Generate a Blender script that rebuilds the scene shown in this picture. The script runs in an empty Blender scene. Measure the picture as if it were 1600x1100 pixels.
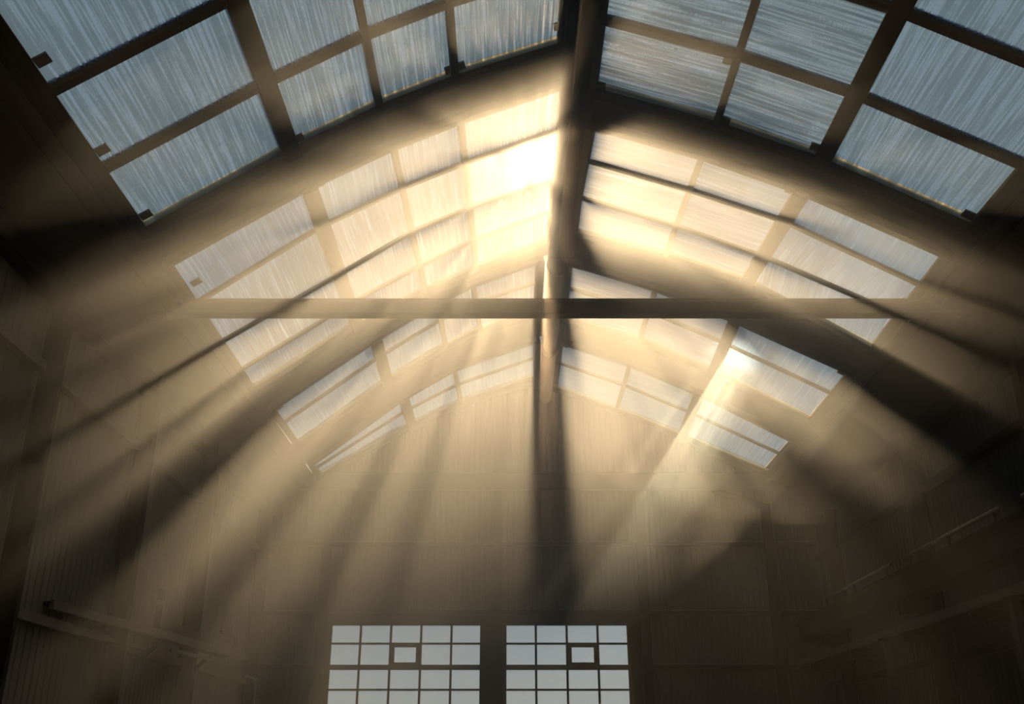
import bpy, bmesh, math, random
from mathutils import Vector, Matrix
random.seed(7)
scene = bpy.context.scene
COL = scene.collection

# ------------------------------------------------------------------ camera
FPX, VPX, HORIZ = 1528.0, 790.0, 1190.0            # focal length in px, horizon from the vanishing point
PITCH = math.atan((HORIZ - 550.0) / FPX)
SP, CP = math.sin(PITCH), math.cos(PITCH)
cam_d = bpy.data.cameras.new('camera')
cam_d.sensor_width = 36.0
cam_d.lens = 36.0 * FPX / 1600.0
cam_d.clip_end = 500
cam = bpy.data.objects.new('camera', cam_d)
COL.objects.link(cam)
cam.location = (0, 0, 0)
cam.rotation_euler = (math.pi / 2 + PITCH, 0, 0)
scene.camera = cam
def ray(px, py):
    u, v = px - 800.0, 550.0 - py
    return Vector((u, -v * SP + FPX * CP, v * CP + FPX * SP))

# ------------------------------------------------------------------ sun, sky, exposure
SUN = ray(840, 240).normalized()
w = bpy.data.worlds.new('sky'); scene.world = w; w.use_nodes = True
nt = w.node_tree; nt.nodes.clear()
sky = nt.nodes.new('ShaderNodeTexSky'); sky.sky_type = 'NISHITA'
sky.sun_disc = False
sky.sun_elevation = math.asin(SUN.z)
sky.sun_rotation = math.atan2(SUN.x, SUN.y)
sky.altitude = 50; sky.air_density = 1.0; sky.dust_density = 1.0; sky.ozone_density = 3.0
bg = nt.nodes.new('ShaderNodeBackground'); bg.inputs['Strength'].default_value = 0.007
out = nt.nodes.new('ShaderNodeOutputWorld')
bg2 = nt.nodes.new('ShaderNodeBackground'); bg2.inputs[0].default_value = (0.80, 0.92, 1.0, 1); bg2.inputs[1].default_value = 0.24   # even thin overcast
adw = nt.nodes.new('ShaderNodeAddShader')
nt.links.new(sky.outputs[0], bg.inputs[0]); nt.links.new(bg.outputs[0], adw.inputs[0])
nt.links.new(bg2.outputs[0], adw.inputs[1]); nt.links.new(adw.outputs[0], out.inputs[0])
sd = bpy.data.lights.new('sun', 'SUN'); sd.energy = 16.0; sd.angle = math.radians(1.5); sd.color = (1.0, 0.62, 0.31)
so = bpy.data.objects.new('sun', sd); COL.objects.link(so)
so.location = (0, 60, 45)
so.rotation_euler = SUN.to_track_quat('Z', 'Y').to_euler()
# added spot lamp outside, standing in for reflected sunlight: one narrow beam through the third right skylight
gd = Vector((4.2, 7.7, 6.9)).normalized(); gp = Vector((5.15, 20.7, 8.58))
gl_d = bpy.data.lights.new('added_beam_spot', 'SPOT'); gl_d.energy = 3.4e6; gl_d.color = (1.0, 0.74, 0.42)
gl_d.spot_size = math.radians(0.7); gl_d.spot_blend = 0.4; gl_d.shadow_soft_size = 0.25
gl = bpy.data.objects.new('added_beam_spot', gl_d); COL.objects.link(gl)
gl.location = gp + gd * 60.0; gl.rotation_euler = gd.to_track_quat('Z', 'Y').to_euler()
HAZE_DENSITY, HAZE_G, HAZE_FWD, HAZE_FWD_G = 0.036, 0.66, 0.24, 0.90
HAZE_CORE, HAZE_CORE_G = 0.06, 0.98
HAZE_Y0, HAZE_THIN = 7.5, 0.003
scene.view_settings.view_transform = 'Standard'
scene.view_settings.look = 'None'
scene.view_settings.exposure = 0.0
scene.view_settings.gamma = 1.0
scene.view_settings.use_curve_mapping = False
try:
    scene.cycles.use_denoising = True
    scene.cycles.volume_bounces = 1
    scene.cycles.max_bounces = 6
    scene.cycles.use_adaptive_sampling = True
    scene.cycles.adaptive_threshold = 0.02
    scene.cycles.transparent_max_bounces = 16
    scene.cycles.sample_clamp_indirect = 4.0
except Exception:
    pass

# ------------------------------------------------------------------ materials
def mat(name, col, rough=0.6, metal=0.0, var=0.25, scale=1.2, bump=0.0, bscale=30, stretch=(1, 1, 1), spec=0.15):
    m = bpy.data.materials.new(name); m.use_nodes = True
    t = m.node_tree; n = t.nodes; b = n['Principled BSDF']
    tc = n.new('ShaderNodeTexCoord'); mp = n.new('ShaderNodeMapping')
    mp.inputs['Scale'].default_value = stretch
    t.links.new(tc.outputs['Object'], mp.inputs[0])
    nz = n.new('ShaderNodeTexNoise'); nz.inputs['Scale'].default_value = scale
    nz.inputs['Detail'].default_value = 5
    t.links.new(mp.outputs[0], nz.inputs['Vector'])
    mr = n.new('ShaderNodeMapRange'); mr.inputs[3].default_value = 1 - var; mr.inputs[4].default_value = 1 + var
    t.links.new(nz.outputs[0], mr.inputs[0])
    mx = n.new('ShaderNodeVectorMath'); mx.operation = 'SCALE'
    mx.inputs[0].default_value = col[:3]
    t.links.new(mr.outputs[0], mx.inputs['Scale'])
    t.links.new(mx.outputs[0], b.inputs['Base Color'])
    b.inputs['Specular IOR Level'].default_value = spec
    b.inputs['Roughness'].default_value = rough; b.inputs['Metallic'].default_value = metal
    if bump:
        n2 = n.new('ShaderNodeTexNoise'); n2.inputs['Scale'].default_value = bscale
        t.links.new(tc.outputs['Object'], n2.inputs['Vector'])
        bp = n.new('ShaderNodeBump'); bp.inputs['Strength'].default_value = bump
        t.links.new(n2.outputs[0], bp.inputs['Height']); t.links.new(bp.outputs[0], b.inputs['Normal'])
    return m

def ribbed_glass(name, along_slope, clear_lo, clear_hi, r0=0.34, r1=0.56):
    """wired ribbed roof glazing: part clear, part diffusing; ribs follow the UV (metres)"""
    m = bpy.data.materials.new(name); m.use_nodes = True
    t = m.node_tree; n = t.nodes; n.clear()
    uv = n.new('ShaderNodeUVMap'); uv.uv_map = 'UVMap'
    oi = n.new('ShaderNodeObjectInfo')
    sh = n.new('ShaderNodeVectorMath'); sh.operation = 'ADD'
    cmb = n.new('ShaderNodeCombineXYZ')
    ms = n.new('ShaderNodeMath'); ms.operation = 'MULTIPLY'; ms.inputs[1].default_value = 40
    t.links.new(oi.outputs['Random'], ms.inputs[0])
    for k in range(3): t.links.new(ms.outputs[0], cmb.inputs[k])
    t.links.new(uv.outputs[0], sh.inputs[0]); t.links.new(cmb.outputs[0], sh.inputs[1])
    def streak(sx, sy, det):
        mp = n.new('ShaderNodeMapping')
        mp.inputs['Scale'].default_value = (sy, sx, 1) if along_slope else (sx, sy, 1)
        t.links.new(sh.outputs[0], mp.inputs[0])
        nz = n.new('ShaderNodeTexNoise'); nz.inputs['Scale'].default_value = 1.0
        nz.inputs['Detail'].default_value = det; nz.inputs['Roughness'].default_value = 0.6
        t.links.new(mp.outputs[0], nz.inputs['Vector'])
        return nz.outputs[0]
    a = streak(34, 0.7, 2); b = streak(7, 0.35, 2); c = streak(8, 60, 1)
    def math_(op, x, y):
        q = n.new('ShaderNodeMath'); q.operation = op
        for i, v in enumerate((x, y)):
            if isinstance(v, (int, float)): q.inputs[i].default_value = v
            else: t.links.new(v, q.inputs[i])
        return q.outputs[0]
    s = math_('ADD', math_('MULTIPLY', a, 0.72), math_('ADD', math_('MULTIPLY', b, 0.16), math_('MULTIPLY', c, 0.12)))
    mr = n.new('ShaderNodeMapRange'); mr.inputs[1].default_value = r0; mr.inputs[2].default_value = r1
    mr.inputs[3].default_value = clear_hi; mr.inputs[4].default_value = clear_lo
    t.links.new(s, mr.inputs[0])
    tr = n.new('ShaderNodeBsdfTransparent'); tr.inputs[0].default_value = (0.87, 0.94, 0.99, 1)
    tl = n.new('ShaderNodeBsdfTranslucent'); tl.inputs[0].default_value = (0.10, 0.19, 0.32, 1)
    df = n.new('ShaderNodeBsdfDiffuse'); df.inputs[0].default_value = (0.25, 0.28, 0.30, 1)
    m1 = n.new('ShaderNodeMixShader'); m1.inputs[0].default_value = 0.25
    t.links.new(tl.outputs[0], m1.inputs[1]); t.links.new(df.outputs[0], m1.inputs[2])
    m2 = n.new('ShaderNodeMixShader')
    t.links.new(mr.outputs[0], m2.inputs[0])
    t.links.new(m1.outputs[0], m2.inputs[1]); t.links.new(tr.outputs[0], m2.inputs[2])
    o = n.new('ShaderNodeOutputMaterial'); t.links.new(m2.outputs[0], o.inputs[0])
    return m

def clear_glass(name):
    m = bpy.data.materials.new(name); m.use_nodes = True
    t = m.node_tree; n = t.nodes; n.clear()
    tr = n.new('ShaderNodeBsdfTransparent'); tr.inputs[0].default_value = (0.93, 0.97, 0.99, 1)
    tl = n.new('ShaderNodeBsdfTranslucent'); tl.inputs[0].default_value = (0.6, 0.68, 0.7, 1)
    gl = n.new('ShaderNodeBsdfGlossy'); gl.inputs['Roughness'].default_value = 0.08
    lw = n.new('ShaderNodeLayerWeight'); lw.inputs[0].default_value = 0.15
    m1 = n.new('ShaderNodeMixShader'); m1.inputs[0].default_value = 0.015
    t.links.new(tr.outputs[0], m1.inputs[1]); t.links.new(tl.outputs[0], m1.inputs[2])
    m2 = n.new('ShaderNodeMixShader')
    t.links.new(lw.outputs['Fresnel'], m2.inputs[0]); t.links.new(m1.outputs[0], m2.inputs[1]); t.links.new(gl.outputs[0], m2.inputs[2])
    o = n.new('ShaderNodeOutputMaterial'); t.links.new(m2.outputs[0], o.inputs[0])
    return m

def seal(name):
    m = bpy.data.materials.new(name); m.use_nodes = True
    t = m.node_tree; n = t.nodes; n.clear()
    tr = n.new('ShaderNodeBsdfTransparent'); tl = n.new('ShaderNodeBsdfTranslucent'); tl.inputs[0].default_value = (0.62, 0.55, 0.40, 1)
    mx = n.new('ShaderNodeMixShader'); mx.inputs[0].default_value = 0.7
    t.links.new(tr.outputs[0], mx.inputs[1]); t.links.new(tl.outputs[0], mx.inputs[2])
    o = n.new('ShaderNodeOutputMaterial'); t.links.new(mx.outputs[0], o.inputs[0])
    return m
M = dict(
    seal=seal('milky_seal'),
    steel=mat('dark_painted_steel', (0.026, 0.023, 0.018), 0.75, 0.0, 0.3, 2.0, 0.05, 40, spec=0.05),
    frame=mat('glazing_frame_paint', (0.05, 0.042, 0.032), 0.95, 0.0, 0.25, 3.0, spec=0.0),
    trim=mat('weathered_trim', (0.22, 0.19, 0.14), 0.6, 0.0, 0.3, 5.0),
    roof=mat('roof_sheeting', (0.07, 0.060, 0.046), 0.85, 0.0, 0.25, 0.8),
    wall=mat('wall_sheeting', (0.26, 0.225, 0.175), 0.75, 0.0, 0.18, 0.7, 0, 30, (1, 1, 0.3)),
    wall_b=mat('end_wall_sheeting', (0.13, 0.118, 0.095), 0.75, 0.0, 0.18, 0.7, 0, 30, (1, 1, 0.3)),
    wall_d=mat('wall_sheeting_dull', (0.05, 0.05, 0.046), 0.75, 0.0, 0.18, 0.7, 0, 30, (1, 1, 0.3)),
    floor=mat('concrete_floor', (0.06, 0.056, 0.05), 0.8, 0.0, 0.3, 0.8, 0.1, 20),
    rust=mat('dull_edge_paint', (0.09, 0.08, 0.065), 0.7, 0, 0.3, 4.0),
    clip=mat('clip_tape', (0.16, 0.13, 0.10), 0.7, 0.0, 0.2, 8.0),
    pipe=mat('galvanised_tube', (0.30, 0.27, 0.22), 0.3, 0.6, 0.2, 4.0),
    plank=mat('shelf_steel', (0.26, 0.22, 0.16), 0.55, 0.0, 0.3, 3.0),
    wood=mat('old_timber', (0.16, 0.11, 0.06), 0.8, 0.0, 0.35, 6.0),
    gd=ribbed_glass('ribbed_glass_lengthwise', False, 0.36, 1.0, 0.38, 0.52),
    gs=ribbed_glass('ribbed_glass_crosswise', True, 0.18, 1.0, 0.38, 0.54),
    gs2=ribbed_glass('ribbed_glass_crosswise_clear', True, 0.62, 1.0),
    gd2=ribbed_glass('ribbed_glass_lengthwise_clear', False, 0.56, 1.0),
    glass=clear_glass('window_glass'),
)

# ------------------------------------------------------------------ helpers
def link(name, me, m, parent=None):
    o = bpy.data.objects.new(name, me); COL.objects.link(o)
    if m is not None and not me.materials: me.materials.append(m)
    if parent is not None: o.parent = parent
    return o
def from_pts(name, verts, faces, m, parent=None):
    me = bpy.data.meshes.new(name); me.from_pydata([tuple(v) for v in verts], [], faces); me.update()
    return link(name, me, m, parent)
def tag(o, label, cat, group=None, kind=None):
    o['label'] = label; o['category'] = cat
    if group: o['group'] = group
    if kind: o['kind'] = kind
    return o
def empty(name, loc=(0, 0, 0)):
    o = bpy.data.objects.new(name, None); COL.objects.link(o); o.location = loc
    return o
HEX = [(0, 3, 2, 1), (4, 5, 6, 7), (0, 1, 5, 4), (1, 2, 6, 5), (2, 3, 7, 6), (3, 0, 4, 7)]
def bm_box(bm, x0, x1, y0, y1, z0, z1):
    vs = [bm.verts.new(p) for p in ((x0, y0, z0), (x1, y0, z0), (x1, y1, z0), (x0, y1, z0), (x0, y0, z1), (x1, y0, z1), (x1, y1, z1), (x0, y1, z1))]
    for f in HEX: bm.faces.new([vs[i] for i in f])
def bm_beam(bm, p0, p1, wdt, hgt, up=(0, 0, 1), drop=0.0):
    """box from p0 to p1; wdt across, hgt along 'up'; drop shifts it along -up"""
    p0, p1, up = Vector(p0), Vector(p1), Vector(up).normalized()
    d = (p1 - p0).normalized(); s = d.cross(up).normalized(); u = s.cross(d).normalized()
    vs = []
    for p in (p0, p1):
        for a, b in ((-1, -1), (1, -1), (1, 1), (-1, 1)):
            vs.append(bm.verts.new(p + s * (a * wdt / 2) + u * (b * hgt / 2 - drop)))
    for f in [(0, 1, 2, 3), (7, 6, 5, 4), (0, 4, 5, 1), (1, 5, 6, 2), (2, 6, 7, 3), (3, 7, 4, 0)]:
        bm.faces.new([vs[i] for i in f])
def bm_tube(bm, p0, p1, r0, r1=None, n=16, caps=True):
    r1 = r0 if r1 is None else r1
    p0, p1 = Vector(p0), Vector(p1); d = (p1 - p0).normalized()
    a = Vector((0, 0, 1)) if abs(d.z) < 0.9 else Vector((1, 0, 0))
    s = d.cross(a).normalized(); u = s.cross(d)
    rings = []
    for p, r in ((p0, r0), (p1, r1)):
        rings.append([bm.verts.new(p + (s * math.cos(2 * math.pi * k / n) + u * math.sin(2 * math.pi * k / n)) * r) for k in range(n)])
    for k in range(n):
        f = bm.faces.new((rings[0][k], rings[0][(k + 1) % n], rings[1][(k + 1) % n], rings[1][k])); f.smooth = True
    if caps:
        bm.faces.new(rings[0][::-1]); bm.faces.new(rings[1])
def done(name, bm, m, parent=None, bevel=0.0):
    bmesh.ops.recalc_face_normals(bm, faces=bm.faces[:])
    me = bpy.data.meshes.new(name); bm.to_mesh(me); bm.free()
    o = link(name, me, m, parent)
    if bevel:
        b = o.modifiers.new('bevel', 'BEVEL'); b.width = bevel; b.segments = 2; b.limit_method = 'ANGLE'
    return o
def box(name, ext, m, parent=None, bevel=0.0):
    bm = bmesh.new(); bm_box(bm, *ext); return done(name, bm, m, parent, bevel)
def beam(name, p0, p1, wd, hg, m, parent=None, up=(0, 0, 1), drop=0.0, bevel=0.0):
    bm = bmesh.new(); bm_beam(bm, p0, p1, wd, hg, up, drop); return done(name, bm, m, parent, bevel)

# ------------------------------------------------------------------ the hall: dimensions (camera stands at the origin, 1.6 m above the floor)
FLOOR, XL, XR, YB, YF = -1.6, -6.8, 8.6, 27.4, -7.0
# roof profile: a faceted arch, same all along the hall
PL = [(-6.8, 6.62), (-5.61, 7.45), (-3.50, 8.80), (-2.11, 9.50), (-0.885, 9.95), (0.80, 10.40)]
PR = [(1.36, 10.20), (3.28, 9.45), (4.90, 8.73), (7.04, 7.53), (8.6, 6.58)]
def prof(side, x):
    P = PL if side == 'L' else PR
    for (xa, za), (xb, zb) in zip(P, P[1:]):
        if x <= xb or (xb, zb) == P[-1]:
            return za + (zb - za) * (x - xa) / (xb - xa)
def on_roof(side, px, py):
    """the point of the roof surface seen at a pixel of the photograph"""
    d = ray(px, py); k = d.x / d.z
    P = PL if side == 'L' else PR
    lo, hi = P[0][0] - 2.0, P[-1][0] + 2.0
    for _ in range(60):
        mid = (lo + hi) / 2
        if mid / prof(side, mid) < k: lo = mid
        else: hi = mid
    x = (lo + hi) / 2; z = prof(side, x)
    return Vector((x, z * d.y / d.z, z))
def nrm(side, x):
    e = 0.4
    t = Vector((2 * e, 0, prof(side, x + e) - prof(side, x - e))).normalized()
    return Vector((-t.z, 0, t.x))

# ------------------------------------------------------------------ skylights
# per bay and side: pixels of the near edge and the far edge at each lengthwise member, eave -> ridge
SKY = {
 ('L', 1): dict(far=[(222, 360), (452, 234), (592, 166), (710, 120), (878, 68)], near=None, rows=[0, .25, .5, .75, 1]),
 ('R', 1): dict(far=[(1521, 353), (1285, 249), (1120, 192), (926, 138)], near=None, rows=[0, .25, .5, .75, 1]),
 ('L', 2): dict(near=[(257, 406), (478, 284), (612, 222), (718, 180), (884, 124)],
                far=[(394, 608), (556, 507), (664, 455), (744, 418), (858, 374)],
                bars=[[(307, 472), (500, 354), (626, 294), (726, 254), (872, 203)], [(346, 533), (533, 426), (642, 362), (731, 325), (866, 277)], [(376, 577), (550, 472), (655, 415), (738, 375), (862, 328)]]),
 ('R', 2): dict(near=[(1484, 392), (1257, 292), (1100, 237), (926, 189)],
                far=[(1364, 545), (1166, 440), (1040, 398), (893, 362)],
                bars=[[(1440, 445), (1226, 345), (1078, 296), (916, 250)], [(1393, 486), (1203, 404), (1060, 353), (905, 307)]]),
 ('L', 3): dict(near=[(421, 634), (584, 525), (682, 466), (738, 439), (843, 401)],
                far=[(465, 694), (604, 595), (696, 540), (750, 514), (838, 487)], rows=[0, .42, 1]),
 ('R', 3): dict(near=[(1334, 577), (1151, 495), (1026, 445), (886, 403)],
                far=[(1268, 656), (1115, 580), (1000, 530), (878, 496)], rows=[0, .45, 1]),
 ('L', 4): dict(near=[(483, 722), (628, 618), (709, 572), (838, 527)],
                far=[(500, 742), (642, 663), (720, 628), (838, 588)], rows=[0, .48, 1]),
 ('R', 4): dict(near=[(1246, 686), (1095, 611), (986, 565), (870, 527)],
                far=[(1203, 738), (1066, 680), (964, 639), (857, 601)], rows=[0, .46, 1]),
}
EDGE = {}                                     # (side, bay) -> (near polyline, far polyline) in 3D
for (side, b), s in SKY.items():
    F = [on_roof(side, *p) for p in s['far']]
    if s['near']:
        N = [on_roof(side, *p) for p in s['near']]
    else:
        N = [Vector((p.x, p.y - 6.7, p.z)) for p in F]
    EDGE[(side, b)] = (N, F)
def depth_at(poly, x):
    q = sorted(poly, key=lambda p: p.x)
    if x <= q[0].x: return q[0].y
    for a, c in zip(q, q[1:]):
        if x <= c.x: return a.y + (c.y - a.y) * (x - a.x) / max(c.x - a.x, 1e-6)
    return q[-1].y

NAMES = {
 ('L', 1): 'nearest left roof skylight with bluish ribbed panes in the top left corner',
 ('R', 1): 'nearest right roof skylight with strongly ribbed bluish panes in the top right corner',
 ('L', 2): 'left roof skylight with the sun blazing through its ridge pane',
 ('R', 2): 'bright right roof skylight just beside the sun, above the tie beam',
 ('L', 3): 'third left roof skylight, hazy, seen just under the tie beam',
 ('R', 3): 'third right roof skylight, crossed by the tie beam at its ridge end',
 ('L', 4): 'farthest left roof skylight, nearly lost in golden haze',
 ('R', 4): 'farthest right roof skylight, dim, above the end gable',
}
def pane_mesh(c, n_out, across, th=0.012):
    """thin box pane from 4 corners (eave-near, ridge-near, ridge-far, eave-far) with metre UVs"""
    vs = [p - n_out * th / 2 for p in c] + [p + n_out * th / 2 for p in c]
    me = bpy.data.meshes.new('glass_pane'); me.from_pydata([tuple(v) for v in vs], [], HEX); me.update()
    uvl = me.uv_layers.new(name='UVMap')
    a = (c[1] - c[0]).normalized(); d = (c[3] - c[0]).normalized()
    if across: d = (d - a * a.dot(d)).normalized()
    else: a = (a - d * a.dot(d)).normalized()
    for lp in me.loops:
        q = vs[lp.vertex_index] - c[0]
        uvl.data[lp.index].uv = (q.dot(a), q.dot(d))
    return me
BARW = {1: 0.13, 2: 0.10, 3: 0.10, 4: 0.10}
wn = 0
for (side, b) in SKY:
    wn += 1
    N, F = EDGE[(side, b)]; nc = len(N) - 1; sk = SKY[(side, b)]
    rows = sk.get('rows') or [0] * (len(sk['bars']) + 2)
    root = empty('window_%d' % wn, ((N[0] + F[-1]) / 2)); root.location = (0, 0, 0)
    tag(root, NAMES[(side, b)], 'skylight', 'roof skylights', 'structure')
    if 'rows' in sk: G = [[N[j].lerp(F[j], t) for j in range(nc + 1)] for t in rows]        # nodes
    else: G = [N] + [[on_roof(side, *p) for p in bar] for bar in sk['bars']] + [F]
    nv = [nrm(side, (N[j].x + F[j].x) / 2) for j in range(nc + 1)]
    thick_j = 1 if side == 'L' else 1
    # lengthwise members
    for j in range(nc + 1):
        if j in (0, nc): wd, hg = 0.16, 0.20
        elif j == thick_j: wd, hg = 0.26, 0.26
        else: wd, hg = 0.11, 0.14
        beam('mullion' if 0 < j < nc else 'edge_frame', G[0][j], G[-1][j], wd, hg, M['frame'], root, nv[j], drop=hg / 2 - 0.03)
    # cross bars, in straight pieces between the lengthwise members
    for r in range(len(rows)):
        for j in range(nc):
            n_ = (nv[j] + nv[j + 1]).normalized()
            if r in (0, len(rows) - 1):
                beam('edge_frame', G[r][j], G[r][j + 1], 0.14, 0.17, M['frame'], root, n_, drop=0.055)
            else:
                beam('glazing_bar', G[r][j], G[r][j + 1], BARW[b], 0.12 if b == 1 else 0.06, M['frame'], root, n_, drop=0.03 if b == 1 else 0.01)
    # pale sealing lip along the far edge
    for j in range(nc):
        n_ = (nv[j] + nv[j + 1]).normalized()
        off = (G[-2][j] - G[-1][j]).normalized() * 0.15
        beam('sealing_strip', G[-1][j] + off - n_ * 0.02, G[-1][j + 1] + off - n_ * 0.02, 0.16, 0.012, M['seal'], root, n_)
    # panes
    for r in range(len(rows) - 1):
        for j in range(nc):
            c = [G[r][j], G[r][j + 1], G[r + 1][j + 1], G[r + 1][j]]
            n_ = (c[1] - c[0]).cross(c[3] - c[0]).normalized()
            if n_.z < 0: n_ = -n_
            m = M[('gs' if (side == 'R' and j >= 1) else 'gd') + ('' if b == 1 else '2')]
            link('glass_pane', pane_mesh(c, n_, side == 'R' and j >= 1), m, root)
    # small clips at pane corners
    def clip(r, j, fr, fj):
        c = G[r][j].lerp(G[r][j + 1], fj); d = G[r + 1][j].lerp(G[r + 1][j + 1], fj)
        p = c.lerp(d, fr); ax = (G[r][j + 1] - G[r][j]).normalized()
        n_ = (nv[j] + nv[j + 1]).normalized()
        beam('clip', p - n_ * 0.03 - ax * 0.09, p - n_ * 0.03 + ax * 0.09, 0.16, 0.03, M['clip'], root, n_)
    nr = len(rows) - 1
    spots = {('L', 1): [(nr - 1, 0, .80, .07), (nr - 2, 0, .80, .07), (nr - 3, 0, .72, .07), (nr - 1, 1, .88, .12), (nr - 1, 3, .85, .05), (nr - 1, 2, .85, .95), (nr - 1, 3, .72, .96)],
             ('R', 1): [(nr - 1, 1, .84, .10), (nr - 1, 2, .90, .94), (nr - 1, 2, .1, .05), (nr - 1, 0, .86, .07), (nr - 1, 1, .9, .94)],
             ('L', 2): [(0, 0, .62, .08), (0, 1, .12, .12), (0, 0, .1, .95)],
             ('R', 2): [(0, 1, .16, .10), (0, 2, .14, .90)],
             ('L', 3): [(0, 0, .25, .06), (0, 1, .2, .1), (0, 3, .15, .9)],
             ('R', 3): [(0, 2, .15, .88), (0, 0, .2, .06)],
             ('L', 4): [(0, 1, .2, .1)],
             ('R', 4): [(0, 2, .18, .88), (0, 1, .2, .08)]}[(side, b)]
    for s_ in spots: clip(*s_)

# ------------------------------------------------------------------ ceiling: opaque roof plates between and beside the skylights
ceil = empty('ceiling'); tag(ceil, 'dark sheeted roof bands between the skylights', 'ceiling', None, 'structure')
def plate(side, xs, f0, f1, th=0.10, parent=ceil, name='roof_panel', m=None):
    vs, fs = [], []
    for x in xs:
        n_ = nrm(side, x); z = prof(side, x)
        for y in (f0(x), f1(x)):
            p = Vector((x, y, z)); vs += [p, p + n_ * th]
    for i in range(len(xs) - 1):
        a, c = 4 * i, 4 * (i + 1)
        fs += [(a, a + 2, c + 2, c), (a + 1, c + 1, c + 3, a + 3), (a, c, c + 1, a + 1), (a + 2, a + 3, c + 3, c + 2)]
    e = 4 * (len(xs) - 1)
    fs += [(0, 1, 3, 2), (e, e + 2, e + 3, e + 1)]
    bm = bmesh.new(); bv = [bm.verts.new(v) for v in vs]
    for f in fs: bm.faces.new([bv[i] for i in f])
    return done(name, bm, m or M['roof'], parent)
XS = {'L': [p[0] for p in PL[1:]], 'R': [p[0] for p in PR[:-1]]}
for side in 'LR':
    xs = XS[side]
    for b in range(1, 4):
        far, near = EDGE[(side, b)][1], EDGE[(side, b + 1)][0]
        plate(side, xs, lambda x, f=far: depth_at(f, x), lambda x, q=near: depth_at(q, x))
    plate(side, xs, lambda x: YF - 0.2, lambda x, f=EDGE[(side, 1)][0]: depth_at(f, x))
    plate(side, xs, lambda x, f=EDGE[(side, 4)][1]: depth_at(f, x), lambda x: YB + 0.2)
    ex = [PL[0][0] - 0.15, PL[1][0]] if side == 'L' else [PR[-2][0], PR[-1][0] + 0.15]
    plate(side, ex, lambda x: YF - 0.2, lambda x: YB + 0.2)
    # eave trim: two stepped strips running along the foot of the skylights
    xe, ze = (PL[1] if side == 'L' else PR[-2]); s = -1 if side == 'L' else 1; n_ = nrm(side, xe + s * 0.3)
    for k, (dx, hg) in enumerate(((0.22, 0.16), (0.42, 0.10))):
        xx = xe + s * dx
        beam('eave_trim', (xx, YF, prof(side, xx)), (xx, YB - 0.1, prof(side, xx)), 0.10, hg, M['roof'], ceil, n_, drop=hg / 2)

# ridge: beam, slit and cap strips
rb = empty('ridge_beam'); tag(rb, 'dark boxed ridge beam running overhead along the roof peak', 'beam')
bm = bmesh.new(); bm_box(bm, 1.00, 1.36, YF, 18.6, 10.06, 10.46); done('box_girder', bm, M['steel'], rb, 0.01)
bm = bmesh.new(); bm_box(bm, 0.80, 0.985, YF, 18.6, 10.18, 10.46); done('cap_strip', bm, M['steel'], rb, 0.01)
bm = bmesh.new(); bm_box(bm, 0.80, 1.36, 18.6, YB + 0.1, 10.22, 10.46); done('cap_plate', bm, M['steel'], rb, 0.01)
bm = bmesh.new(); bm_box(bm, 0.985, 1.00, YF, 11.0, 10.40, 10.44); done('slit_cover', bm, M['steel'], rb)
for (y0, y1, lab) in ((18.7, 23.2, 'round ridge tube with flared collar above the tie beam'), (23.3, YB - 0.35, 'round ridge tube with flared collar nearest the end gable')):
    t = empty('ridge_tube', (0.98, y0, 9.86)); tag(t, lab, 'tube', 'ridge tubes')
    bm = bmesh.new(); bm_tube(bm, (0, 0.1, 0), (0, y1 - y0, 0), 0.17, n=24); done('tube', bm, M['pipe'], t)
    bm = bmesh.new(); bm_tube(bm, (0, 0.0, 0), (0, 0.22, 0), 0.24, 0.18, 24); done('collar', bm, M['pipe'], t)
    for k in range(10):
        a = 2 * math.pi * k / 10; bm = bmesh.new()
        bm_tube(bm, (0.205 * math.cos(a), -0.03, 0.205 * math.sin(a)), (0.205 * math.cos(a), 0.02, 0.205 * math.sin(a)), 0.022, n=8)
        done('bolt', bm, M['pipe'], t)
    for yy in (0.5, (y1 - y0) / 2, y1 - y0 - 0.4):
        box('hanger', (-0.03, 0.03, yy - 0.04, yy + 0.04, 0.15, 0.36), M['steel'], t)

# ------------------------------------------------------------------ floor and walls
fl = box('floor', (XL - 0.3, XR + 0.3, YF - 0.3, YB + 0.3, FLOOR - 0.2, FLOOR), M['floor'])
tag(fl, 'grey concrete floor of the hall below the view', 'floor', None, 'structure')
def sheet(name, axis, a0, a1, z0, z1, at, inward, m, parent, pitch=0.20, depth=0.025, top=None):
    """ribbed sheet standing in plane axis=at; ribs upright; 'top' may be a function of the running coordinate"""
    n = max(2, int(round((a1 - a0) / pitch))); pr = []
    st = (a1 - a0) / n
    for i in range(n):
        s = a0 + i * st
        pr += [(s, 0), (s + st * .62, 0), (s + st * .70, depth), (s + st * .92, depth)]
    pr.append((a1, 0))
    vs, fs = [], []
    for s, d in pr:
        zt = top(s) if top else z1
        q = at + inward * d
        for z in (z0, zt):
            vs.append((q, s, z) if axis == 'x' else (s, q, z))
    k = len(pr)
    for s, _ in (pr[-1], pr[0]):                       # back plate gives the sheet its thickness
        zt = top(s) if top else z1
        for z in (z0, zt):
            q = at - inward * 0.06
            vs.append((q, s, z) if axis == 'x' else (s, q, z))
    for i in range(k - 1): fs.append((2 * i, 2 * i + 2, 2 * i + 3, 2 * i + 1))
    e = 2 * k
    fs += [(2 * k - 2, e, e + 1, 2 * k - 1), (e, e + 2, e + 3, e + 1), (e + 2, 0, 1, e + 3)]
    bm = bmesh.new(); bv = [bm.verts.new(v) for v in vs]
    for f in fs: bm.faces.new([bv[i] for i in f])
    bm.normal_update()
    return done(name, bm, m, parent)

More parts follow.
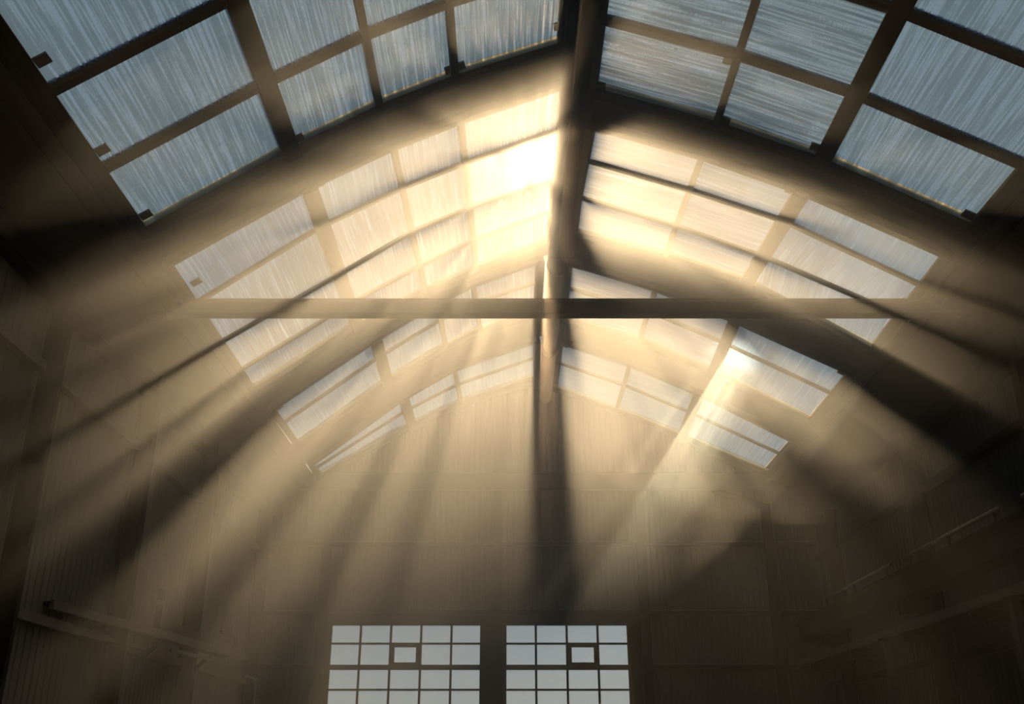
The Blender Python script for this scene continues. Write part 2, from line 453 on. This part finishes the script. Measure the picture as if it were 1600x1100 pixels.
COLY_L = [13.0, 16.8, 20.7, 25.8]
COLY_R = [14.9, 19.85, 25.5]
wl = empty('wall_left'); tag(wl, 'left side wall of pale ribbed sheeting between steel columns', 'wall', None, 'structure')
wr = empty('wall_right'); tag(wr, 'dark right side wall of ribbed sheeting behind the gallery girder', 'wall', None, 'structure')
def ztop(side):
    x = XL if side == 'L' else XR
    return prof(side, x) + 0.12
GIRT = [1.85, 5.2]
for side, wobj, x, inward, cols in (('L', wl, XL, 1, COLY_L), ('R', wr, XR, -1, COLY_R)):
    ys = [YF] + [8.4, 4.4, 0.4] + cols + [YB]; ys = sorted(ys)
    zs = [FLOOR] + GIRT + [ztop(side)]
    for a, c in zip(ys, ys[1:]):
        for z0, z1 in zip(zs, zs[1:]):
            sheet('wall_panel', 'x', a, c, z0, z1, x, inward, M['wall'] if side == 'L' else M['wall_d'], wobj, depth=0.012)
    for g in GIRT:
        for a, c in zip(ys, ys[1:]):
            bm = bmesh.new()
            bm_box(bm, min(x + inward * .02, x + inward * .16), max(x + inward * .02, x + inward * .16), a + .05, c - .05, g - .07, g + .07)
            done('girt', bm, M['trim'] if side == 'L' else M['steel'], wobj)
    # gutter rail at the wall head
    xs_ = sorted((x + inward * .02, x + inward * .30))
    box('head_rail', (xs_[0], xs_[1], YF, YB, ztop(side) - 0.55, ztop(side) - 0.22), M['steel'], wobj)

# end wall
wb = empty('wall_back'); tag(wb, 'end gable wall of ribbed sheeting with two tall gridded windows', 'wall', None, 'structure')
def X_at(px, py, y=YB):
    d = ray(px, py); return d.x * y / d.y
def Z_at(py, y=YB):
    d = ray(800, py); return d.z * y / d.y
WZ = Z_at(975)                                      # head of the windows
ZB = -0.25                                          # their sill, below the view
WIN = [(X_at(518, 975), X_at(753, 975), 5), (X_at(789, 976), X_at(981, 976), 4)]
POSTS = [X_at(414, 900), X_at(510, 900), X_at(777, 900), X_at(1003, 900), X_at(1203, 900), XR]
ZG = [FLOOR, Z_at(1042), Z_at(958), Z_at(851), Z_at(764)]
POSTS[0] = XL
for i, (a, c) in enumerate(zip(POSTS, POSTS[1:])):
    for k, (z0, z1) in enumerate(zip(ZG, ZG[1:])):
        if i in (1, 2) and k <= 1: continue         # the windows stand here
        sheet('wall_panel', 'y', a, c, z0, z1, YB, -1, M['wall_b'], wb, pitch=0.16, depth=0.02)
# gable above the beam, up to the roof
for a, c in zip(POSTS, POSTS[1:]):
    def top(s):
        return (prof('L', min(s, 0.8)) if s < 1.08 else prof('R', max(s, 1.36))) + 0.02
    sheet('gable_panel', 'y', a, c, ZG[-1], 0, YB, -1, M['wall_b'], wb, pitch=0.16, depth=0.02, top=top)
for i, (a, c) in enumerate(zip(POSTS, POSTS[1:])):
    for k, g in enumerate(ZG[1:-1]):
        if i in (1, 2) and k == 0: continue
        box('girt', (a + .06, c - .06, YB - .12, YB - .02, g - .05, g + .05), M['steel'], wb, 0.008)
        if k > 0 or i in (0, 3, 4):
            box('flashing', (a + .12, c - .12, YB - .09, YB - .03, g - .075, g - .052) if k == 1 and i in (1, 2) else (a + .12, c - .12, YB - .09, YB - .03, g + .052, g + .075), M['plank'], wb)
# sheets around the windows
xa, xb = POSTS[1], POSTS[3]
hz0, hz1 = WZ + 0.02, ZG[2]
box('window_header', (xa, xb, YB - 0.10, YB + 0.06, hz0, hz1), M['steel'], wb)
box('window_apron', (xa, xb, YB - 0.02, YB + 0.06, FLOOR, ZB - 0.05), M['wall'], wb)
box('window_jamb', (xa, WIN[0][0] - 0.02, YB - 0.10, YB + 0.06, ZB - 0.05, hz0), M['steel'], wb)
box('window_jamb', (WIN[0][1] + 0.02, WIN[1][0] - 0.02, YB - 0.10, YB + 0.06, ZB - 0.05, hz0), M['steel'], wb)
box('window_jamb', (WIN[1][1] + 0.02, xb, YB - 0.10, YB + 0.06, ZB - 0.05, hz0), M['steel'], wb)

def end_window(num, x0, x1, nc, label):
    root = empty('window_%d' % num, (0, 0, 0)); tag(root, label, 'window', 'end wall windows', 'structure')
    zr = [WZ, Z_at(1006), Z_at(1043), Z_at(1078)]
    rh = zr[2] - zr[3]
    while zr[-1] - rh > ZB + 0.2: zr.append(zr[-1] - rh)
    zr.append(ZB)
    xs = [x0 + (x1 - x0) * i / nc for i in range(nc + 1)]
    yy = YB - 0.04
    for i, x in enumerate(xs):
        wd = 0.06 if 0 < i < nc else 0.09
        box('mullion', (x - wd / 2, x + wd / 2, yy - 0.03, yy + 0.03, ZB, WZ), M['steel'], root)
    for r, z in enumerate(zr):
        hg = 0.13 if r == 2 else (0.05 if 0 < r < len(zr) - 1 else 0.09)
        box('glazing_bar', (x0, x1, yy - 0.035, yy + 0.035, z - hg / 2, z + hg / 2), M['steel'], root)
    for r in range(len(zr) - 1):
        for i in range(nc):
            p = (xs[i], xs[i + 1], yy - 0.006, yy + 0.006, zr[r + 1], zr[r])
            box('glass_pane', p, M['glass'], root)
            if r == 1 and i == 2:                    # small opening casement
                a, c, z0, z1 = xs[i] + .03, xs[i + 1] - .03, zr[2] + .06, zr[1] - .02
                bm = bmesh.new()
                for e in ((a, a + .09, z0, z1), (c - .09, c, z0, z1), (a, c, z1 - .08, z1), (a, c, z0, z0 + .06)):
                    bm_box(bm, e[0], e[1], yy - .09, yy - .02, e[2], e[3])
                cs = done('casement', bm, M['steel'], root)
                bm = bmesh.new(); bm_box(bm, (a + c) / 2 - .06, (a + c) / 2 + .06, yy - .12, yy - .09, z0 + .02, z0 + .06)
                done('latch', bm, M['steel'], cs)
                bm = bmesh.new(); bm_box(bm, (a + c) / 2 - .10, (a + c) / 2 + .02, yy - .12, yy - .09, z1 - .07, z1 - .04)
                done('hinge', bm, M['steel'], cs)
end_window(9, WIN[0][0], WIN[0][1], 5, 'bright five-column gridded window in the end wall, left one')
end_window(10, WIN[1][0], WIN[1][1], 4, 'bluish four-column gridded window in the end wall, right one')

# wall behind the camera closes the hall
wf = empty('wall_front'); tag(wf, 'plain sheeted wall behind the viewpoint', 'wall', None, 'structure')
for a, c in zip([XL, -2, 3], [-2, 3, XR]):
    sheet('wall_panel', 'y', a, c, FLOOR, 0, YF, 1, M['wall'], wf, pitch=0.3, top=lambda s: (prof('L', min(s, 0.8)) if s < 1.08 else prof('R', max(s, 1.36))) + 0.02)

# ------------------------------------------------------------------ steel columns (I-sections with foot plate), top-level things
def i_column(name, x_in, x_wall, y, z1, label, group, m=M['steel'], wd=0.34):
    t = empty(name, ((x_in + x_wall) / 2, y, FLOOR)); tag(t, label, 'column', group)
    h = z1 - FLOOR; a = (x_in - x_wall) / 2; s = 1 if a > 0 else -1; a = abs(a)
    bm = bmesh.new(); bm_box(bm, -a + .02, a - .02, -.025, .025, 0, h); done('web', bm, m, t)
    for sx in (-1, 1):
        bm = bmesh.new(); bm_box(bm, min(sx * a, sx * (a - .04)), max(sx * a, sx * (a - .04)), -wd / 2, wd / 2, 0, h); done('flange', bm, m, t)
    bm = bmesh.new(); bm_box(bm, -a - .05, a + .05, -wd / 2 - .08, wd / 2 + .08, 0, .03); done('foot_plate', bm, m, t)
    return t
LBL = ['slim dark column nearest the camera on the left wall', 'wide dark column on the left wall under the tie beam end', 'third dark column along the left wall, above the shelf end', 'farthest left wall column beside the end wall']
for y, l, wd in zip(COLY_L, LBL, (0.10, 0.22, 0.22, 0.22)):
    i_column('steel_column', -6.42, XL + 0.06, y, prof('L', -6.6) - 0.25, l, 'wall columns', wd=wd)
LBL = ['nearest dark column on the right wall at the frame edge', 'middle dark column on the right wall rising behind the girder', 'far dark column on the right wall near the end wall']
for y, l in zip(COLY_R, LBL):
    i_column('steel_column', 8.22, XR - 0.06, y, prof('R', 8.4) - 0.25, l, 'wall columns', wd=0.22)
LBL = ['end wall post between the left flank and the left window', 'central end wall post between the two windows', 'end wall post right of the right window', 'end wall post with knee brace near the right corner']
for x, l, i in zip(POSTS[1:5], LBL, range(4)):
    t = empty('wall_post', (x, YB - 0.2, FLOOR)); tag(t, l, 'post', 'end wall posts')
    h = ZG[-1] - FLOOR - (0.05 if i < 3 else 0.5)
    bm = bmesh.new(); bm_box(bm, -.13, .13, -.10, -.06, 0, h); bm_box(bm, -.025, .025, -.08, .06, 0, h); bm_box(bm, -.13, .13, .04, .06, 0, h)
    done('shaft', bm, M['steel'], t)
    bm = bmesh.new(); bm_box(bm, -.2, .2, -.14, .1, 0, .03); done('foot_plate', bm, M['steel'], t)
    if i == 3:
        bm = bmesh.new(); bm_beam(bm, (0.05, -.05, h - .1), (-1.45, -.05, h + .42), .10, .16); done('knee_brace', bm, M['steel'], t)

# ------------------------------------------------------------------ beams across the hall
YT = 15.2
t = empty('tie_beam', (0, YT, 0)); tag(t, 'long straight tie beam crossing the whole hall at mid height', 'beam')
zt, zb = Z_at(470.5, YT), Z_at(493.5, YT)
bm = bmesh.new(); bm_box(bm, XL + .03, XR - .03, -.02, .02, zb, zt); done('web', bm, M['steel'], t)
bm = bmesh.new(); bm_box(bm, XL + .03, XR - .03, -.11, .11, zb - .0, zb + .025); done('bottom_flange', bm, M['steel'], t)
bm = bmesh.new(); bm_box(bm, XL + .03, XR - .03, -.11, .11, zt - .025, zt); done('top_flange', bm, M['steel'], t)
bm = bmesh.new(); bm_box(bm, XL + .03, XL + .9, -.13, .13, zb - .04, zb); done('end_bracket', bm, M['steel'], t)
bm = bmesh.new(); bm_box(bm, XR - .9, XR - .03, -.13, .13, zb - .04, zb); done('end_bracket', bm, M['steel'], t)
YE = 26.9
t = empty('gable_beam', (0, YE, 0)); tag(t, 'wide hazy beam along the foot of the end gable', 'beam')
z1, z0 = Z_at(739, YE), Z_at(765, YE)
bm = bmesh.new(); bm_box(bm, XL + .05, XR - .05, -.03, .03, z0, z1); done('web', bm, M['roof'], t)
bm = bmesh.new(); bm_box(bm, XL + .05, XR - .05, -.12, .12, z1 - .05, z1); done('top_flange', bm, M['roof'], t)
bm = bmesh.new(); bm_box(bm, XL + .05, XR - .05, -.12, .12, z0, z0 + .05); done('bottom_flange', bm, M['roof'], t)
t = empty('king_post', (X_at(839, 680, 27.1), 27.1, z1)); tag(t, 'upright king post from gable beam to roof peak', 'post')
hk = 10.15 - z1
bm = bmesh.new(); bm_box(bm, -.09, .09, -.05, .05, 0, hk); done('shaft', bm, M['steel'], t)
bm = bmesh.new(); bm_box(bm, -.16, .16, -.08, .08, 0, .03); done('foot_plate', bm, M['steel'], t)

# ------------------------------------------------------------------ gallery girder on the right
g = empty('runway_girder', (7.6, 0, 0)); tag(g, 'deep dark runway girder along the right wall with a rail on top', 'girder')
Y0, Y1 = 2.0, 26.6
box('web', (-.04, .02, Y0, Y1, 2.92, 3.36), M['steel'], g)
box('top_flange', (-.16, .42, Y0, Y1, 3.36, 3.40), M['steel'], g)
box('bottom_flange', (-.16, .30, Y0, Y1, 2.88, 2.92), M['steel'], g)
for y in (14.6, 19.4, 24.9):
    box('bracket', (-.05, .45, y - .16, y + .16, 2.62, 2.88), M['steel'], g)
SEG = [(8.5, 14.3), (15.0, 19.0), (19.8, 24.4)]
for (a, c), lab in zip(SEG, ('nearest handrail length above the runway girder at the right edge', 'middle handrail length above the runway girder', 'far handrail length above the runway girder in deep shade')):
    r = empty('handrail', (7.62, a, 3.40)); tag(r, lab, 'handrail', 'girder handrails')
    bm = bmesh.new(); bm_tube(bm, (0, 0, .26), (0, c - a, .26), .035, n=12); done('rail', bm, M['pipe'], r)
    for k in range(3):
        yy = .25 + (c - a - .5) * k / 2
        bm = bmesh.new(); bm_tube(bm, (0, yy, 0), (0, yy, .26), .025, n=10); done('stanchion', bm, M['steel'], r)
g = empty('service_platform', (7.6, 0, 0)); tag(g, 'dark service platform with pale edge below the runway girder', 'platform')
box('deck', (-.35, .60, 3.0, 26.0, 2.24, 2.30), M['steel'], g)
box('edge_angle', (-.42, -.35, 3.0, 26.0, 2.20, 2.34), M['rust'], g)
for y in range(4, 26, 3):
    box('joist', (-.30, .60, y - .06, y + .06, 2.06, 2.24), M['steel'], g)
for y, lab in ((9.6, 'nearest slim prop under the service platform'), (14.4, 'slim prop under the service platform by the right frame edge'), (19.6, 'slim prop under the far part of the service platform')):
    t = empty('platform_prop', (7.25, y, FLOOR)); tag(t, lab, 'prop', 'platform props')
    bm = bmesh.new(); bm_box(bm, -.07, .07, -.07, .07, .03, 2.16 - FLOOR - .0); done('shaft', bm, M['wall_d'], t)
    bm = bmesh.new(); bm_box(bm, -.14, .14, -.14, .14, 0, .03); done('foot_plate', bm, M['steel'], t)
    bm = bmesh.new(); bm_box(bm, -.12, .12, -.12, .12, 2.14 - FLOOR, 2.20 - FLOOR); done('cap_plate', bm, M['steel'], t)

# ------------------------------------------------------------------ ledge on the left with the odds and ends lying on it
LZ = 2.12
def on_level(px, py, z):
    d = ray(px, py); return Vector((d.x * z / d.z, d.y * z / d.z, z))
pa, pb = on_level(81, 942, LZ), on_level(384, 1025, LZ)
dirv = (pb - pa).normalized(); side_v = Vector((-dirv.y, dirv.x, 0))     # towards the wall
t = empty('wall_ledge', (0, 0, 0)); tag(t, 'long pale-edged ledge jutting along the left wall between columns', 'ledge')
beam('deck', pa + side_v * .30, pb + side_v * .30, .56, .05, M['steel'], t, drop=.0)
beam('edge_strip', pa, pb, .07, .13, M['plank'], t, drop=0.02)
q0, q1 = pa.lerp(pb, .10), pa.lerp(pb, .42)
beam('lower_rail', q0 + side_v * .1 - Vector((0, 0, .30)), q1 + side_v * .1 - Vector((0, 0, .30)), .06, .06, M['plank'], t)
q0, q1 = pa.lerp(pb, .55), pa.lerp(pb, .86)
beam('lower_rail', q0 + side_v * .1 - Vector((0, 0, .22)), q1 + side_v * .1 - Vector((0, 0, .22)), .06, .06, M['plank'], t)
for f in (.2, .5, .8):
    p = pa.lerp(pb, f)
    beam('bracket', p + side_v * .5 - Vector((0, 0, .45)), p + side_v * .05 - Vector((0, 0, .05)), .06, .06, M['steel'], t)
def ledge_pt(f, off=.28): return pa.lerp(pb, f) + side_v * off + Vector((0, 0, .03))
ang = math.atan2(dirv.y, dirv.x)
# pile of boards
t = empty('board_pile', ledge_pt(.66, .33)); t.rotation_euler.z = ang; tag(t, 'untidy pile of boards lying on the left wall ledge', 'boards')
for k in range(5):
    bm = bmesh.new(); bm_box(bm, -.75 + .06 * k, .55 + .05 * random.random(), -.16, .16, .05 * k, .05 * k + .045)
    o = done('board', bm, M['wood'], t); o.rotation_euler.z = random.uniform(-.06, .06)
# stand with a drum
t = empty('bench_stand', ledge_pt(.51, .28)); t.rotation_euler.z = ang; tag(t, 'small upright stand with round head on the left wall ledge', 'stand')
bm = bmesh.new(); bm_box(bm, -.18, .18, -.16, .16, 0, .04); done('base', bm, M['steel'], t)
bm = bmesh.new(); bm_tube(bm, (0, 0, .04), (0, 0, .62), .06, n=12); done('stem', bm, M['steel'], t)
bm = bmesh.new(); bm_tube(bm, (0, 0, .60), (0, 0, .80), .09, .07, 16); done('head', bm, M['steel'], t)
# wire guard near the far end
t = empty('wire_guard', ledge_pt(.90, .15)); t.rotation_euler.z = ang; tag(t, 'thin wire guard standing at the far end of the ledge', 'guard')
for x in (-.4, .4):
    bm = bmesh.new(); bm_tube(bm, (x, 0, 0), (x, 0, .32), .012, n=8); done('upright', bm, M['steel'], t)
bm = bmesh.new(); bm_tube(bm, (-.4, 0, .32), (.4, 0, .32), .012, n=8); done('top_wire', bm, M['steel'], t)
bm = bmesh.new(); bm_tube(bm, (-.43, 0, .30), (-.37, 0, .36), .035, n=10); done('knob', bm, M['steel'], t)
# small hooked pipe on the far column
t = empty('hooked_pipe', (-6.06, 24.35, 1.05)); tag(t, 'little hooked pipe on the far left column', 'pipe')
bm = bmesh.new(); bm_tube(bm, (0, 0, 0), (0, 0, .75), .03, n=10); done('drop', bm, M['pipe'], t)
bm = bmesh.new(); bm_tube(bm, (0, -.9, .75), (0, 0.03, .75), .03, n=10); done('arm', bm, M['pipe'], t)

# ------------------------------------------------------------------ haze: a thin veil through the hall and a denser drifting cloud under the roof
def air(name, dens):
    m = bpy.data.materials.new(name); m.use_nodes = True
    t = m.node_tree; t.nodes.clear()
    o = t.nodes.new('ShaderNodeOutputMaterial')
    prev = None
    for d, gg in ((dens * (1 - HAZE_FWD - HAZE_CORE), HAZE_G), (dens * HAZE_FWD, HAZE_FWD_G), (dens * HAZE_CORE, HAZE_CORE_G)):
        v = t.nodes.new('ShaderNodeVolumeScatter'); v.inputs['Color'].default_value = (0.98, 0.97, 0.95, 1)
        v.inputs['Density'].default_value = d; v.inputs['Anisotropy'].default_value = gg
        if prev is None: prev = v
        else:
            ad = t.nodes.new('ShaderNodeAddShader')
            t.links.new(prev.outputs[0], ad.inputs[0]); t.links.new(v.outputs[0], ad.inputs[1]); prev = ad
    t.links.new(prev.outputs[0], o.inputs['Volume'])
    return m
HALL = [(XL + .01, FLOOR + .01), (XR - .01, FLOOR + .01)] + [(x - (.01 if x == XR else 0), z - .02) for x, z in PR[::-1]] + [(x + (.01 if x == XL else 0), z - .02) for x, z in PL[::-1]]
n = len(HALL)
vs = [(x, HAZE_Y0, z) for x, z in HALL] + [(x, YB, z) for x, z in HALL]
fs = [tuple(range(n))[::-1], tuple(range(n, 2 * n))] + [(i, (i + 1) % n, n + (i + 1) % n, n + i) for i in range(n)]
bm = bmesh.new(); bv = [bm.verts.new(v) for v in vs]
for f in fs: bm.faces.new([bv[i] for i in f])
hz = done('haze', bm, air('thin_dusty_air', HAZE_THIN))
tag(hz, 'thin golden dusty air filling the hall', 'haze', None, 'stuff')
def hall_limit(cx, cz, dx, dz):
    best = 1e9
    for (x0, z0), (x1, z1) in zip(HALL, HALL[1:] + HALL[:1]):
        ex, ez = x1 - x0, z1 - z0; den = dx * ez - dz * ex
        if abs(den) < 1e-9: continue
        t_ = ((x0 - cx) * ez - (z0 - cz) * ex) / den; u_ = ((x0 - cx) * dz - (z0 - cz) * dx) / den
        if t_ > 0 and -1e-6 <= u_ <= 1 + 1e-6: best = min(best, t_)
    return best
def cloud(name, c, r, tilt, dens):
    NA, NY = 48, 28; bm = bmesh.new(); rings = []
    y0, y1 = c[1] - r[1], min(c[1] + r[1], YB - .01)
    for k in range(NY + 1):
        y = y0 + (y1 - y0) * (0.5 - 0.5 * math.cos(math.pi * k / NY)) if c[1] + r[1] < YB else y0 + (y1 - y0) * (1 - math.cos(math.pi / 2 * k / NY))
        s_ = math.sqrt(max(1 - ((y - c[1]) / r[1]) ** 2, 1e-4)); ring = []
        for a in range(NA):
            th = 2 * math.pi * a / NA; ea, eb = math.cos(th) * r[0] * s_, math.sin(th) * r[2] * s_
            dx, dz = ea * math.cos(tilt) - eb * math.sin(tilt), ea * math.sin(tilt) + eb * math.cos(tilt)
            f = min(1.0, hall_limit(c[0], c[2], dx, dz) * 0.998)
            ring.append(bm.verts.new((c[0] + dx * f, y, c[2] + dz * f)))
        rings.append(ring)
    for p, q in zip(rings, rings[1:]):
        for a in range(NA): bm.faces.new((p[a], p[(a + 1) % NA], q[(a + 1) % NA], q[a]))
    bm.faces.new(rings[0][::-1]); bm.faces.new(rings[-1])
    o = done(name, bm, air(name + '_air', dens), hz); o['kind'] = 'stuff'
for k in (0.65, 0.85, 1.05, 1.25):
    cloud('dust_cloud', (-1.1, 18.2, 6.5), (9.0 * k, 8.4 * k, 4.3 * k), math.radians(34), HAZE_DENSITY / 4)
for k in (0.7, 1.1):
    cloud('dust_cloud', (5.2, 15.5, 6.3), (4.5 * k, 5.0 * k, 2.3 * k), 0.0, HAZE_DENSITY / 4)
